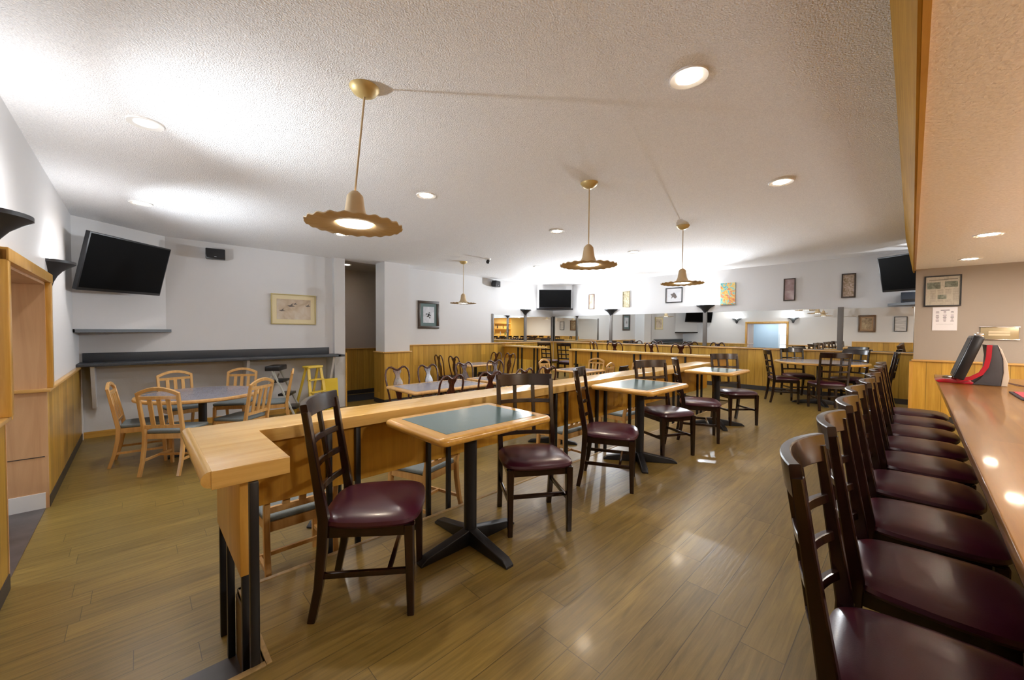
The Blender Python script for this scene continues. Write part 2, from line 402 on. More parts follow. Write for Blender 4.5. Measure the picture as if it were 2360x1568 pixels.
# right side: bar wall
S(MB().box(.02, WR, YB, YB+.12, 0, SOF+.04).build('wall_right', barwallP, smooth=False))
wains_y('trim_17', .0, 2.9, YB, 0, .86, s=-1, pan=panX)
S(MB().box(-.02, .02, YB-.02, YB+.1, 0, .86).build('trim_18', oakZ, smooth=False))
S(MB().box(WR, WR+.1, WL-.1, WM+.1, -.1, CEIL).build('wall_right', plain('bar_gold_paint', (.62, .40, .10), .6), smooth=False))

# ---------------------------------------------------------------- counters
# pony counter beside the small tables
CT = thing('divider_counter', 'long oak topped divider counter with black poles, beside the three small square tables', 'counter', (0, 0, 0))
MB().prism([(-2.52, .18), (-1.697, .18), (-1.697, .427), (-2.235, .427), (-2.235, 6.75), (-2.52, 6.75)], .70, .768, 'z', .004).build('top', counterY, CT)
MB().sweep([(-2.53, .18, .738), (-1.70, .18, .738)], .06, .06, (0, 0, 1), 'ell', 16).build('bullnose_edge', counterX, CT)
MB().box(-2.345, -2.32, .427, 6.7, .355, .70).build('apron_panel', apron, CT, smooth=False)
MB().box(-2.50, -2.475, .32, 6.7, .45, .70).build('apron_panel', apron, CT, smooth=False)
MB().box(-2.50, -1.87, .288, .332, .26, .70, .003).build('end_board', oakZ, CT)
poles = [(-2.305, y) for y in (.78, .944, 1.435, 1.601, 2.804, 2.968, 3.49, 3.655, 4.18, 4.345, 5.39, 5.553, 6.26, 6.425)]
for (x, y) in poles: MB().box(x-.014, x+.014, y-.015, y+.015, LOW, .70, .003).build('pole', black, CT)
for (x, y, z0) in ((-2.45, .305, LOW), (-2.265, .31, LOW), (-1.70, .305, LOW)):
    MB().box(x-.015, x+.015, y-.015, y+.015, z0, .70, .003).build('pole', black, CT)

def back_counter(name, label, x0, x1, y, z, px, endx=None):
    t = thing(name, label, 'counter')
    MB().box(x0, x1, y, y+.32, z-.045, z, .012).build('top', counterX, t)
    MB().box(x0+.02, x1-.02, y+.06, y+.085, z-.36, z-.045).build('apron_panel', apron, t, smooth=False)
    for x in px: MB().box(x-.015, x+.015, y+.03, y+.06, LOW, z-.045).build('pole', black, t)
    if endx: MB().box(endx-.09, endx+.0, y+.03, y+.10, LOW, z-.045).build('end_board', oakZ, t, smooth=False)
    return t
back_counter('divider_counter', 'oak divider counter across the back, wide one in front of the mirror wall', -5.95, -2.35, 7.72, .82, (-5.75, -5.3, -5.12, -4.2, -4.05, -3.1), -5.86)
back_counter('divider_counter', 'short oak divider counter at the back left, ending at the walkway', -8.15, -6.72, 7.5, .85, (-7.55, -7.4, -6.95, -6.83), None)
MB().box(-1.91, -1.88, .295, .325, LOW, .26, .003).build('pole', black, CT)
# grey wall counter under the big television
WC = thing('wall_counter', 'charcoal laminate wall counter with backsplash under the duck print', 'counter')
MB().box(WB, -7.74, WL+.0, 2.86, .735, .775, .006).box(-8.1, -7.74, 2.80, 2.93, .735, .775, .006).build('top', counterlam, WC)
MB().box(WB, WB+.025, WL+.03, 2.78, .775, .905, .004).build('backsplash', counterlam, WC)
for y in (-.45, 1.35, 2.75):
    MB().prism([(WB, .735), (-7.80, .735), (-7.84, .64), (WB+.12, .12), (WB, .12)], y-.02, y+.02, 'y').build('bracket', wallP, WC, smooth=False)
S(MB().box(WB, WB+.02, WL, 3.0, LOW, LOW+.09).build('baseboard_back', oakY, smooth=False))
S(MB().box(-8.16, -8.10, WL, WL+.03, LOW, CAPZ).build('trim_19', white, smooth=False))
# bar counter
BC = thing('bar_counter', 'glossy honey coloured wood bar counter along the right side', 'bar')
MB().prism([(.160, -.5), (.92, -.5), (.92, 6.55), (.186, 6.55)], .76, .80, 'z', .006).build('top', barwood, BC)
MB().prism([(.180, -.5), (.21, -.5), (.236, 6.5), (.206, 6.5)], .70, .76, 'z').build('edge_rail', mahog, BC, smooth=False)
MB().box(.55, .60, -.5, 6.5, 0, .76).build('front_panel', panY, BC, smooth=False)
MB().box(.55, .90, 6.44, 6.5, 0, .76).build('end_panel', panX, BC, smooth=False)

# ---------------------------------------------------------------- lamps
def pendant(name, label, x, y, drop, e=K_PEN, tilt=(0, 0), group='scalloped pendant lamps'):
    p = thing(name, label, 'pendant lamp', (x, y, CEIL), 0, group)
    MB().lathe([(0, -.055), (.03, -.052), (.068, -.03), (.085, -.004), (.085, 0)], 28).build('canopy', brass, p)
    zt = -drop
    MB().sweep([(0, 0, -.05), (tilt[0], tilt[1], zt+.0)], .012, .012, (1, 0, 0), 'ell', 8).build('rod', tanM, p)
    c = (tilt[0], tilt[1], zt)
    def wv(r, z, a):
        if r < .12: return r, z
        k = (r-.12)/.16
        return r*(1+.010*k*math.cos(22*a)), z+.0045*k*math.cos(22*a)
    pr = [(.018, .0), (.030, -.01), (.046, -.03), (.052, -.075), (.060, -.125), (.078, -.165), (.125, -.195), (.20, -.205), (.275, -.200)]
    inn = [(r, z-.006) for r, z in pr[::-1]][:-1]
    sh = MB().lathe(pr+inn, 132, c, wv, cap=False).build('lamp_shade', tanM, p)
    MB().lathe([(0, -.204), (.06, -.206), (.098, -.200), (.098, -.192), (0, -.192)], 32, c).build('bulb', glowW, p)
    lamp('SPOT', 'lamp_light', (c[0], c[1], c[2]-.215), e, WARM, .07, parent=p, spot=math.radians(165), blend=.5)
    return p
pendant('pendant_lamp', 'tan scalloped pendant lamp over the nearest square table', -2.304, .992, .61, tilt=(-.045, -.04))
pendant('pendant_lamp', 'tan scalloped pendant lamp over the middle square table', -2.22, 3.183, .595)
pendant('pendant_lamp', 'tan scalloped pendant lamp over the farthest square table', -2.20, 5.355, .58)
pendant('pendant_lamp', 'small tan pendant lamp hanging far left before the back wall', -6.6, 4.95, .67, e=6)

def can(label, x, y, z=CEIL, e=K_CAN, on=True, col=NEUT, size=.06):
    p = thing('ceiling_downlight', label, 'ceiling light', (x, y, z), 0, 'recessed ceiling downlights')
    MB().lathe([(.062, -.001), (.10, -.009), (.104, -.004), (.104, 0), (.062, 0)], 32, cap=False).build('trim_ring', white, p)
    MB().lathe([(0, -.004), (.064, -.004)], 28).build('lens', glowC if on else emit('dim_lens', (.8, .8, .78), .5), p)
    if e: lamp('SPOT', 'lamp_light', (0, 0, -.03), e, col, size, parent=p, spot=math.radians(150), blend=.9)
cans = [('recessed downlight nearest the camera, above the bar aisle', -.91, 2.26), ('dim recessed downlight near the near left ceiling edge', -3.78, .06),
        ('recessed downlight halfway along the bar aisle, near the beam', -.905, 4.45), ('recessed downlight just right of the nearest pendant lamp', -3.65, 2.24),
        ('recessed downlight above the big tilted television', -6.22, .05), ('recessed downlight peeking below the nearest pendant shade', -6.05, 2.24),
        ('recessed downlight left of the middle pendant lamp', -3.6, 4.38), ('recessed downlight between the middle and farthest pendant lamps', -3.55, 6.5),
        ('faint recessed downlight farthest left, by the back speaker', -5.88, 6.5)]
for i, (lb, x, y) in enumerate(cans): can(lb, x, y, e=(4.5, 18, 6, 12, 20, 20, 12, 10, 13)[i], on=(i != 1))
can('recessed downlight in the dark hallway ceiling', -8.75, 3.35, 2.705, e=4)
for lb, y in (('recessed downlight in the lowered bar ceiling, larger looking one', 5.74), ('recessed downlight in the lowered bar ceiling, nearest the bar wall', 7.45)):
    can(lb, .48, y, SOF, K_SOF, col=NEUT, size=.25)
for y in (.2, 2.1, 3.9):
    lamp('SPOT', 'bar_light', (.6, y, SOF-.03), K_SOF, NEUT, .35, spot=math.radians(150), blend=.9)  # unseen spots added over the near bar, without fixtures
for y in (1.5, 4.0, 6.5): lamp('AREA', 'bar_bounce_fill', (1.9, y, SOF-.05), 27, (1, .93, .85), .3)  # unseen area lamps added so light bounces up onto the bar ceiling

def sconce(label, loc, rz, e=K_SC, up=K_UP, yaw=0):
    """half trumpet uplight; local +y is out of the wall"""
    p = thing('wall_sconce', label, 'wall lamp', loc, rz, 'black trumpet wall sconces')
    prof = [(.02, -.23), (.036, -.18), (.06, -.13), (.10, -.08), (.155, -.04), (.205, -.012), (.205, .012)]
    inn = [(max(r-.008, .004), z+.006) for r, z in prof[::-1]][1:]
    s_ = MB(); s_.lathe(prof+[(.197, .012)]+inn, 24, (0, 0, 0), arc=(0, PI), cap=False)
    s_.xf(Matrix.Diagonal((1, .85, 1, 1))); s_.build('bowl', sconceM, p)
    MB().box(-.20, .20, 0, .006, -.02, .012).box(-.05, .05, 0, .006, -.2, -.02).build('back_plate', sconceM, p, smooth=False)
    MB().lathe([(0, -.04), (.03, -.04), (.03, -.01), (0, -.01)], 12, (0, .075, 0)).build('bulb', glowW, p)
    lamp('POINT', 'lamp_light', (0, .075, .012), e, (.97, .98, 1.0), .03, parent=p)
    lamp('SPOT', 'ceiling_spread_spot', (0, .085, .014), up, (.88, .94, 1.0), .04, rot=(math.radians(90+4), 0, math.radians(yaw)), parent=p, spot=math.radians(118), blend=1)  # added spot that throws extra sconce light out over the ceiling
sconce('black trumpet sconce cut by the left photo edge, before the doorway', (-3.55, WL, 1.89), 0, 10, 78, -16)
sconce('black trumpet sconce just past the wood doorway on the left wall', (-5.72, WL, 1.89), 0, 6, 78, 8)
sconce('black trumpet sconce on the back wall, left of the far television', (WB, 8.48, 1.90), -PI/2)
sconce('black trumpet sconce between the two narrow brown prints', (-6.03, WM, 1.89), PI)
sconce('black trumpet sconce between the black framed sketch and the bright canvas', (-3.46, WM, 1.90), PI)

sconce('added black trumpet sconce on the far wall, hidden behind the bar wall', (.75, WM, 1.90), PI, 17, 420)  # unseen sconce added for the bright ceiling in this corner
# ---------------------------------------------------------------- televisions, speakers
def tv(label, c, yaw, tilt, roll, w, mount=.35):
    p = thing('television', label, 'television', c)
    n = Vector((math.cos(yaw)*math.cos(tilt), math.sin(yaw)*math.cos(tilt), -math.sin(tilt)))
    r = Vector((-math.sin(yaw), math.cos(yaw), 0)); u = n.cross(r)
    rr = -(r*math.cos(roll)+u*math.sin(roll)); uu = -r*math.sin(roll)+u*math.cos(roll)
    m = Matrix((rr, n, uu)).transposed(); p.rotation_euler = m.to_euler()
    h = w*.58
    MB().box(-w/2, w/2, -.05, 0, -h/2, h/2, .006).build('casing', blackp, p)
    MB().box(-w/2+.018, w/2-.018, -.002, .002, -h/2+.035, h/2-.018).build('screen', screen, p, smooth=False)
    MB().box(-.12, .12, -.09, -.05, -.12, .12).bar((0, -.07, 0), (0, -mount, .0), .05, .05).build('wall_bracket', black, p)
    return p
tv('large television tilted in the left corner above a black shelf', (-7.22, -.065, 2.07), .91, .257, .028, 1.22, .42)
tv('small television in the far corner between the mirrored walls', (-7.70, 9.3, 2.25), -.80, .02, 0, 1.0, .1)
tv('television in the right corner, partly hidden by the ceiling beam', (.01, 9.08, 2.27), -2.2, .25, -.02, 1.06, .82)
def speaker(label, loc, rz, tilt=.2):
    p = thing('wall_speaker', label, 'speaker', loc, rz, 'small black wall speakers')
    MB().box(-.13, .13, .06, .20, -.085, .085, .012).build('cabinet', blackp, p)
    MB().box(-.115, .115, .198, .204, -.07, .07, .002).build('grille', plain('speaker_grille', (.02, .02, .022), .8, bump=.5, bscale=400), p)
    MB().box(-.02, .02, 0, .07, -.02, .02).box(-.04, .04, 0, .01, -.05, .05).build('bracket', black, p)
    MB().box(-.015, .015, .204, .206, -.055, -.045).build('badge', plain('badge_grey', (.4, .4, .4), .4), p)
speaker('small black wall speaker right of the big tilted television', (WB, .97, 2.50), -PI/2-.15)
speaker('small black wall speaker high above the far left pendant lamp', (WB, 7.15, 2.56), -PI/2+.35)
sd = thing('ceiling_camera', 'tiny dark camera hanging from a white plate on the ceiling', 'camera', (-5.98, 5.1, CEIL))
MB().lathe([(0, -.02), (.05, -.018), (.06, 0)], 20).build('mount_plate', white, sd)
MB().lathe([(0, -.10), (.03, -.09), (.04, -.06), (.025, -.02), (0, -.02)], 16).build('lens_body', blackp, sd)
bx = thing('cable_box', 'dark blue black box on the corner shelf below the right television', 'box', (.02, 9.62, 1.80), .0)
MB().box(-.17, .17, -.15, .15, 0, .17, .008).build('case', plain('dark_blue_case', (.035, .045, .065), .5), bx)
MB().box(-.15, .15, -.16, -.15, .02, .05).build('slot', blackp, bx)

# ---------------------------------------------------------------- pictures
def artmat(name, cols, scale=6, dist=1.0, stretch=(1, 1, 1)):
    m, N, L, P = _new(name); P.inputs['Roughness'].default_value = .6
    tc = N.new('ShaderNodeTexCoord'); mp = N.new('ShaderNodeMapping'); mp.inputs['Scale'].default_value = stretch
    L.new(tc.outputs['Object'], mp.inputs[0])
    n = N.new('ShaderNodeTexNoise'); n.inputs['Scale'].default_value = scale; n.inputs['Detail'].default_value = 6; n.inputs['Distortion'].default_value = dist
    L.new(mp.outputs[0], n.inputs['Vector'])
    r = N.new('ShaderNodeValToRGB'); e = r.color_ramp.elements
    while len(e) < len(cols): e.new(.5)
    for i, c in enumerate(cols): e[i].position = .3+.4*i/(len(cols)-1); e[i].color = rgba(c)
    L.new(n.outputs['Fac'], r.inputs[0]); L.new(r.outputs[0], P.inputs['Base Color']); return m
def picture(label, loc, rz, w, h, fm, fw=.03, mat=None, mw=.05, art=None, extra=None, cat='picture'):
    """local +y out of the wall, centre at loc"""
    p = thing('framed_picture' if fw else 'canvas_picture', label, cat, loc, rz)
    if fw:
        f = MB()
        f.box(-w/2, w/2, 0, .025, h/2-fw, h/2, .003).box(-w/2, w/2, 0, .025, -h/2, -h/2+fw, .003).box(-w/2, -w/2+fw, 0, .025, -h/2+fw, h/2-fw, .003).box(w/2-fw, w/2, 0, .025, -h/2+fw, h/2-fw, .003)
        f.build('frame', fm, p)
    iw, ih = w/2-fw, h/2-fw
    if mat:
        MB().box(-iw, iw, .004, .010, -ih, ih).build('mat_board', mat, p, smooth=False); iw -= mw; ih -= mw
    MB().box(-iw, iw, .004, .013 if fw else .03, -ih, ih).build('artwork', art, p, smooth=False)
    if extra: extra(p, iw, ih)
    return p
gold = plain('pale_gold_frame', (.50, .42, .20), .4, metal=.3); creamM = plain('cream_mat', (.72, .63, .40), .8)
dkf = plain('dark_brown_frame', (.045, .028, .018), .35); blf = plain('black_frame', (.012, .012, .014), .35)
greenm = plain('grey_green_mat', (.13, .19, .19), .8)
dkgrey = plain('duck_grey', (.14, .12, .11), .8)
def ducks(p, iw, ih):
    for (x, z, s) in ((.05, .06, 1), (.20, -.03, .8), (-.24, .07, .7), (-.02, .10, .6)):
        pts = [(x-.07*s, z), (x-.02*s, z+.015*s), (x-.03*s, z+.06*s), (x+.015*s, z+.02*s), (x+.07*s, z+.01*s), (x+.02*s, z-.015*s)]
        MB().prism(pts, .013, .0145, 'y').build('painted_duck', dkgrey, p, smooth=False)
picture('gold framed print of flying ducks over the grey counter', (WB+.002, 2.15, 1.64), -PI/2, .77, .57, gold, .02, creamM, .075, artmat('duck_art', [(.40, .30, .20), (.55, .45, .34), (.62, .56, .48)], 5, .6), ducks)
def grape(p, iw, ih):
    for k in range(9):
        a = k*2.4; r = .012+.008*k
        MB().lathe([(0, -.0), (.016, 0)], 10).xf(Matrix.Translation((r*math.cos(a)*.9, .0142, -.01+r*math.sin(a))) @ Matrix.Rotation(PI/2, 4, 'X')).build('painted_blot', dkgrey, p, smooth=False)
picture('dark framed print with grey green mat on the back wall', (WB+.002, 5.10, 1.635), -PI/2, .585, .67, dkf, .065, greenm, .075, artmat('sketch_art', [(.45, .47, .52), (.70, .72, .76)], 5, 1), grape)
brownf = plain('brown_frame', (.09, .05, .03), .4)
picture('smallest narrow brown print, right of the far television', (-6.70, WM-.002, 2.145), PI, .20, .45, brownf, .018, None, 0, artmat('art_a', [(.20, .10, .05), (.45, .33, .24), (.62, .5, .42)], 9, 1, (1, 1, .3)))
picture('narrow floral print on a pale board, right of the second far sconce', (-5.555, WM-.002, 2.155), PI, .22, .455, plain('pale_frame', (.33, .28, .17), .4), .018, None, 0, artmat('art_b', [(.16, .12, .05), (.42, .36, .22), (.6, .55, .4)], 12, 2))
def horse(p, iw, ih):
    MB().prism([(-.08, -.05), (-.04, .03), (.0, .07), (.03, .04), (.09, .03), (.05, -.02), (.07, -.09), (.02, -.04), (-.03, -.09)], .013, .0145, 'y').build('painted_figure', dkgrey, p, smooth=False)
picture('black framed pale sketch above the mirrors, left of the sconce', (-4.22, WM-.002, 2.19), PI, .43, .38, blf, .022, paper, .03, artmat('art_c', [(.55, .57, .60), (.70, .71, .73)], 5, 1), horse)
picture('unframed colourful canvas with yellow and teal paint', (-2.97, WM-.002, 2.145), PI, .31, .50, None, 0, None, 0, artmat('art_d', [(.05, .28, .32), (.12, .42, .45), (.70, .45, .08), (.55, .12, .06), (.35, .55, .58)], 7, 2))
picture('brown framed misty tall print, second from the right on the mirror wall', (-1.80, WM-.002, 2.16), PI, .205, .465, dkf, .02, None, 0, artmat('art_e', [(.22, .14, .13), (.34, .24, .24), (.5, .42, .42)], 3, 1, (1, 1, 2)))
picture('brown framed tall tree print nearest the right television', (-.865, WM-.002, 2.17), PI, .21, .465, dkf, .024, None, 0, artmat('art_f', [(.16, .12, .05), (.40, .30, .22), (.6, .48, .45)], 14, 2))
picture('brown double framed print on the wall behind the camera, seen mirrored', (-1.22, WL+.02, 1.62), 0, .50, .66, plain('frame_w', (.13, .07, .03), .4), .06, plain('tan_mat', (.35, .22, .12), .7), .05, artmat('art_g', [(.16, .10, .05), (.5, .4, .25)], 8, 1))
picture('black framed text sheet on the wall behind the camera, seen mirrored', (-.30, WL+.02, 1.60), 0, .35, .55, blf, .025, None, 0, artmat('art_h', [(.35, .35, .36), (.7, .7, .7)], 30, 0, (.2, 1, 2)))
# framed newspaper, paper notice, brass plaque on bar wall
newsp = artmat('newsprint', [(.36, .33, .27), (.47, .44, .37), (.42, .38, .32)], 50, 0, (1, 1, .35))
def news(p, iw, ih):
    g1 = artmat('photo_grey', [(.06, .07, .05), (.16, .18, .14), (.26, .28, .24)], 22, 1)
    ph = MB().box(.02, iw-.01, .0132, .0142, .03, .125); ph.build('printed_photo', g1, p, smooth=False)
    MB().box(-iw+.02, -.02, .0132, .0142, .05, .13).build('printed_photo', g1, p, smooth=False)
    MB().box(-.04, .045, .0132, .0142, -.115, -.055).build('printed_photo', g1, p, smooth=False)
    t_ = MB()
    t_.box(-.05, iw-.03, .0132, .0138, .15, .162).box(-iw+.02, -.01, .0132, .0138, .155, .17)
    for k in range(4):
        x = -iw+.008+k*.072
        for j in range(12):
            zz = .015-j*.015
            if abs(x+.03) < .06 and -.13 < zz < -.045: continue
            t_.box(x, x+.055, .0132, .0136, zz, zz+.004)
    t_.build('printed_text', plain('newsprint_ink', (.22, .2, .17), .8), p, smooth=False)
picture('black framed newspaper page on the bar wall', (.285, YB-.002, 1.87), PI, .355, .435, blf, .016, None, 0, newsp, news)
nt = thing('paper_notice', 'white typed paper notice taped below the framed newspaper', 'notice', (.315, YB-.004, 1.475), PI)
MB().box(-.118, .118, 0, .002, -.165, .165).build('sheet', paper, nt, smooth=False)
ln = MB(); random.seed(3)
ln.box(-.045, .04, .002, .0026, .118, .126)
for cx_ in (-.07, 0, .07):
    for j in range(9):
        if j in (2,): continue
        w_ = random.uniform(.010, .018); z_ = .10-j*.0165
        ln.box(cx_-w_, cx_+w_, .002, .0026, z_-.003, z_+.003)
ln.box(-.08, .08, .002, .0026, -.078, -.076)
ln.build('typed_lines', ink, nt, smooth=False)
pq = thing('brass_plaque', 'brass plaque with cream strips on the bar wall, right of the terminal', 'plaque', (.80, YB-.004, 1.275), PI)
MB().box(-.16, .16, 0, .012, -.08, .08, .004).build('plate', brassP, pq)
MB().box(-.09, .09, .012, .015, .005, .032).box(-.09, .09, .012, .015, -.032, -.005).build('name_strip', plain('cream_strip', (.66, .55, .36), .5), pq, smooth=False)
MB().box(-.17, .17, .0, .02, .078, .088, .003).box(-.17, .17, .0, .02, -.088, -.078, .003).build('rim', chrome, pq)

# ---------------------------------------------------------------- seating: dark lattice chair
def lattice_chair():
    t = thing('lattice_back_chair', 'x', 'chair')
    def bulge(y): return .045*(1-(y/.20)**2)
    def bx(z):  # x of the back at height z
        return -.175-.075*((max(z, .45)-.45)/.5)**1.1
    for s in (-1, 1):
        pts = [(-.225, s*.185, 0), (-.195, s*.187, .15), (-.178, s*.19, .32), (-.172, s*.19, .45), (bx(.6), s*.192, .6), (bx(.75), s*.194, .75), (bx(.9), s*.196, .915)]
        MB().sweep(pts, [.032, .036, .042, .044, .036, .030, .026], [.034]*4+[.032, .030, .028], (0, 1, 0)).build('rear_post', mahog, t)
        pts = [(.195, s*.19, 0), (.192, s*.19, .2), (.188, s*.19, .41)]
        MB().sweep(pts, [.030, .036, .044], [.030, .036, .044], (0, 1, 0)).build('front_leg', mahog, t)
        MB().bar((-.18, s*.188, .20), (.19, s*.19, .20), .026, .018, (0, 1, 0), .003).build('side_stretcher', mahog, t)
    MB().bar((.10, -.19, .20), (.10, .19, .20), .018, .026, (0, 0, 1), .003).build('cross_stretcher', mahog, t)
    MB().prism([(.195, -.205), (.195, .205), (-.175, .19), (-.175, -.19)], .365, .415, 'z').build('seat_frame', mahog, t)
    # cushion: rounded pad
    b = MB(); N_ = 40; rings = []
    def outline(k, e):
        a = 2*PI*k/N_; cx, sy = math.cos(a), math.sin(a); q = .42
        x = math.copysign(abs(cx)**q, cx)*(.208-e); y = math.copysign(abs(sy)**q, sy)
        wy = (.222-e) if x > 0 else (.222-e)+x*.11
        if x > 0: x += .012*(1-abs(y))
        return x+.012, y*wy
    lv = [(.0, .413), (-.008, .425), (-.004, .440), (.012, .452), (.04, .462), (.09, .468), (.15, .471)]
    for e, z in lv: rings.append([b.bm.verts.new((*outline(k, e), z)) for k in range(N_)])
    for A, B in zip(rings, rings[1:]):
        for k in range(N_): b.bm.faces.new((A[k], A[(k+1) % N_], B[(k+1) % N_], B[k]))
    b.bm.faces.new(rings[-1]); b.bm.faces.new(rings[0][::-1])
    b.build('seat_cushion', vinyl, t)
    def rail(z0, z1, th, name):
        zc = (z0+z1)/2; ys = [-.205+.41*i/12 for i in range(13)] if name == 'top_rail' else [-.185+.37*i/12 for i in range(13)]
        pts = [(bx(zc)-bulge(y), y, zc) for y in ys]
        MB().sweep(pts, th, z1-z0, (-.15, 0, 1)).build(name, mahog, t)
    rail(.865, .95, .026, 'top_rail')
    for z in (.755, .645, .53): rail(z-.014, z+.014, .020, 'lattice_bar')
    for y in (-.068, .068):
        pts = [(bx(z)-bulge(y), y, z) for z in (.53, .62, .71, .80, .88)]
        MB().sweep(pts, .018, .026, (0, 1, 0)).build('lattice_slat', mahog, t)
    return t

# light wood arched chair
def arch_chair():
    t = thing('slat_back_chair', 'x', 'chair')
    def bx(z): return -.19-.09*((max(z, .45)-.45)/.5)
    for s in (-1, 1):
        pts = [(-.27, s*.19, 0), (-.225, s*.19, .15), (-.195, s*.19, .32), (-.19, s*.19, .45), (bx(.65), s*.193, .65), (bx(.9), s*.196, .90)]
        MB().sweep(pts, [.030, .034, .040, .040, .034, .028], .032, (0, 1, 0)).build('rear_post', chairW, t)
        MB().sweep([(.21, s*.195, 0), (.19, s*.19, .42)], [.030, .040], [.030, .040], (0, 1, 0)).build('front_leg', chairW, t)
        MB().bar((-.21, s*.188, .16), (.19, s*.19, .16), .024, .018, (0, 1, 0)).build('side_stretcher', chairW, t)
    MB().bar((0, -.19, .165), (0, .19, .165), .018, .024).build('cross_stretcher', chairW, t)
    MB().prism([(.20, -.205), (.20, .205), (-.185, .19), (-.185, -.19)], .385, .44, 'z').build('seat_frame', chairW, t)
    b = MB().prism([(.215, -.20), (.215, .20), (.19, .215), (-.15, .195), (-.18, .17), (-.18, -.17), (-.15, -.195), (.19, -.215)], .44, .478, 'z', .014)
    b.build('seat_cushion', greyfab, t)
    pts = [(bx(.90)-.012*(1-(y/.2)**2), y, .885+.06*(1-(y/.2)**2)) for y in [-.205+.41*i/14 for i in range(15)]]
    MB().sweep(pts, .026, .038, (-.15, 0, 1)).build('arched_top_rail', chairW, t)
    MB().bar((bx(.85), -.19, .845), (bx(.85), .19, .845), .022, .035, (0, 0, 1)).build('upper_rail', chairW, t)
    MB().bar((bx(.52), -.19, .525), (bx(.52), .19, .525), .022, .035, (0, 0, 1)).build('lower_rail', chairW, t)
    for y in (-.09, 0, .09):
        MB().bar((bx(.53), y, .53), (bx(.84), y, .84), .014, .040, (0, 1, 0)).build('back_slat', chairW, t)
    return t

# queen anne chair
def qa_chair():
    t = thing('splat_back_chair', 'x', 'chair')
    def bx(z): return -.19-.10*((max(z, .45)-.45)/.55)
    def loop(s):
        P = [(.155, .45), (.165, .55), (.185, .68), (.20, .80), (.20, .88), (.18, .945), (.14, .982), (.095, .985), (.06, .965), (.03, .945), (0, .938)]
        return [(bx(z), s*y, z) for y, z in P]
    for s in (-1, 1):
        L_ = loop(s)
        MB().sweep([(-.26, s*.17, 0), (-.215, s*.165, .2), (-.19, s*.155, .40)]+L_, [.032, .034, .036]+[.030]*7+[.034]*4, [.032]*3+[.026]*7+[.026, .028, .032, .034], (-1, 0, -.15), 'ell', 10).build('rear_post', cherry, t)
        MB().sweep([(.225, s*.20, 0), (.215, s*.195, .06), (.195, s*.19, .22), (.205, s*.19, .34), (.20, s*.19, .42)], [.055, .032, .036, .052, .056], [.055, .032, .036, .052, .056], (0, 1, 0), 'ell', 10).build('front_leg', cherry, t)
    sp = [(.035, .46), (.04, .52), (.055, .60), (.078, .67), (.08, .73), (.055, .79), (.035, .83), (.04, .87), (.065, .91), (.07, .945)]
    pts = sp+[(-y, z) for y, z in sp[::-1]]
    b = MB(); b.prism(pts, -.008, .008, 'x'); 
    for v in b.bm.verts: v.co.x += bx(v.co.z)
    b.build('splat', cherry, t)
    MB().prism([(.21, -.215), (.21, .215), (-.185, .17), (-.185, -.17)], .375, .43, 'z').build('seat_frame', cherry, t)
    MB().prism([(.20, -.205), (.20, .205), (-.17, .16), (-.17, -.16)], .43, .475, 'z', .014).build('seat_cushion', plain('dark_seat', (.05, .04, .045), .7), t)
    return t

def placer(proto):
    first = [proto]
    def place(label, x, y, z, deg, group=None):
        o = first.pop() if first else copy_tree(proto)
        o.location = (x, y, z); o.rotation_euler = (0, 0, math.radians(deg)); o['label'] = label
        if group: o['group'] = group
        return o
    return place
LC = placer(lattice_chair()); AC = placer(arch_chair()); QC = placer(qa_chair())

# bar chairs
ordn = ['nearest to the camera', 'second from the camera', 'third from the camera', 'fourth from the camera', 'fifth from the camera', 'sixth from the camera', 'seventh from the camera', 'eighth from the camera', 'farthest from the camera']
random.seed(5)
for k in range(9):
    LC('dark lattice back chair at the bar counter, %s' % ordn[k], .048+random.uniform(-.012, .012), 1.355+.555*k, 0, random.uniform(-2, 2), 'lattice chairs along the bar')
LC('dark lattice chair with burgundy seat at the near side of the nearest square table', -1.80, .82, 0, 53.6)
LC('dark lattice chair with burgundy seat at the far side of the nearest square table', -1.757, 1.90, 0, -32.5)
LC('dark lattice chair at the near side of the middle square table', -1.76, 2.85, 0, 27)
LC('dark lattice chair at the far side of the middle square table', -1.795, 3.99, 0, -25)
LC('dark lattice chair at the near side of the farthest square table', -1.76, 4.81, 0, 25)
LC('dark lattice chair at the far side of the farthest square table', -1.715, 6.01, 0, -39)

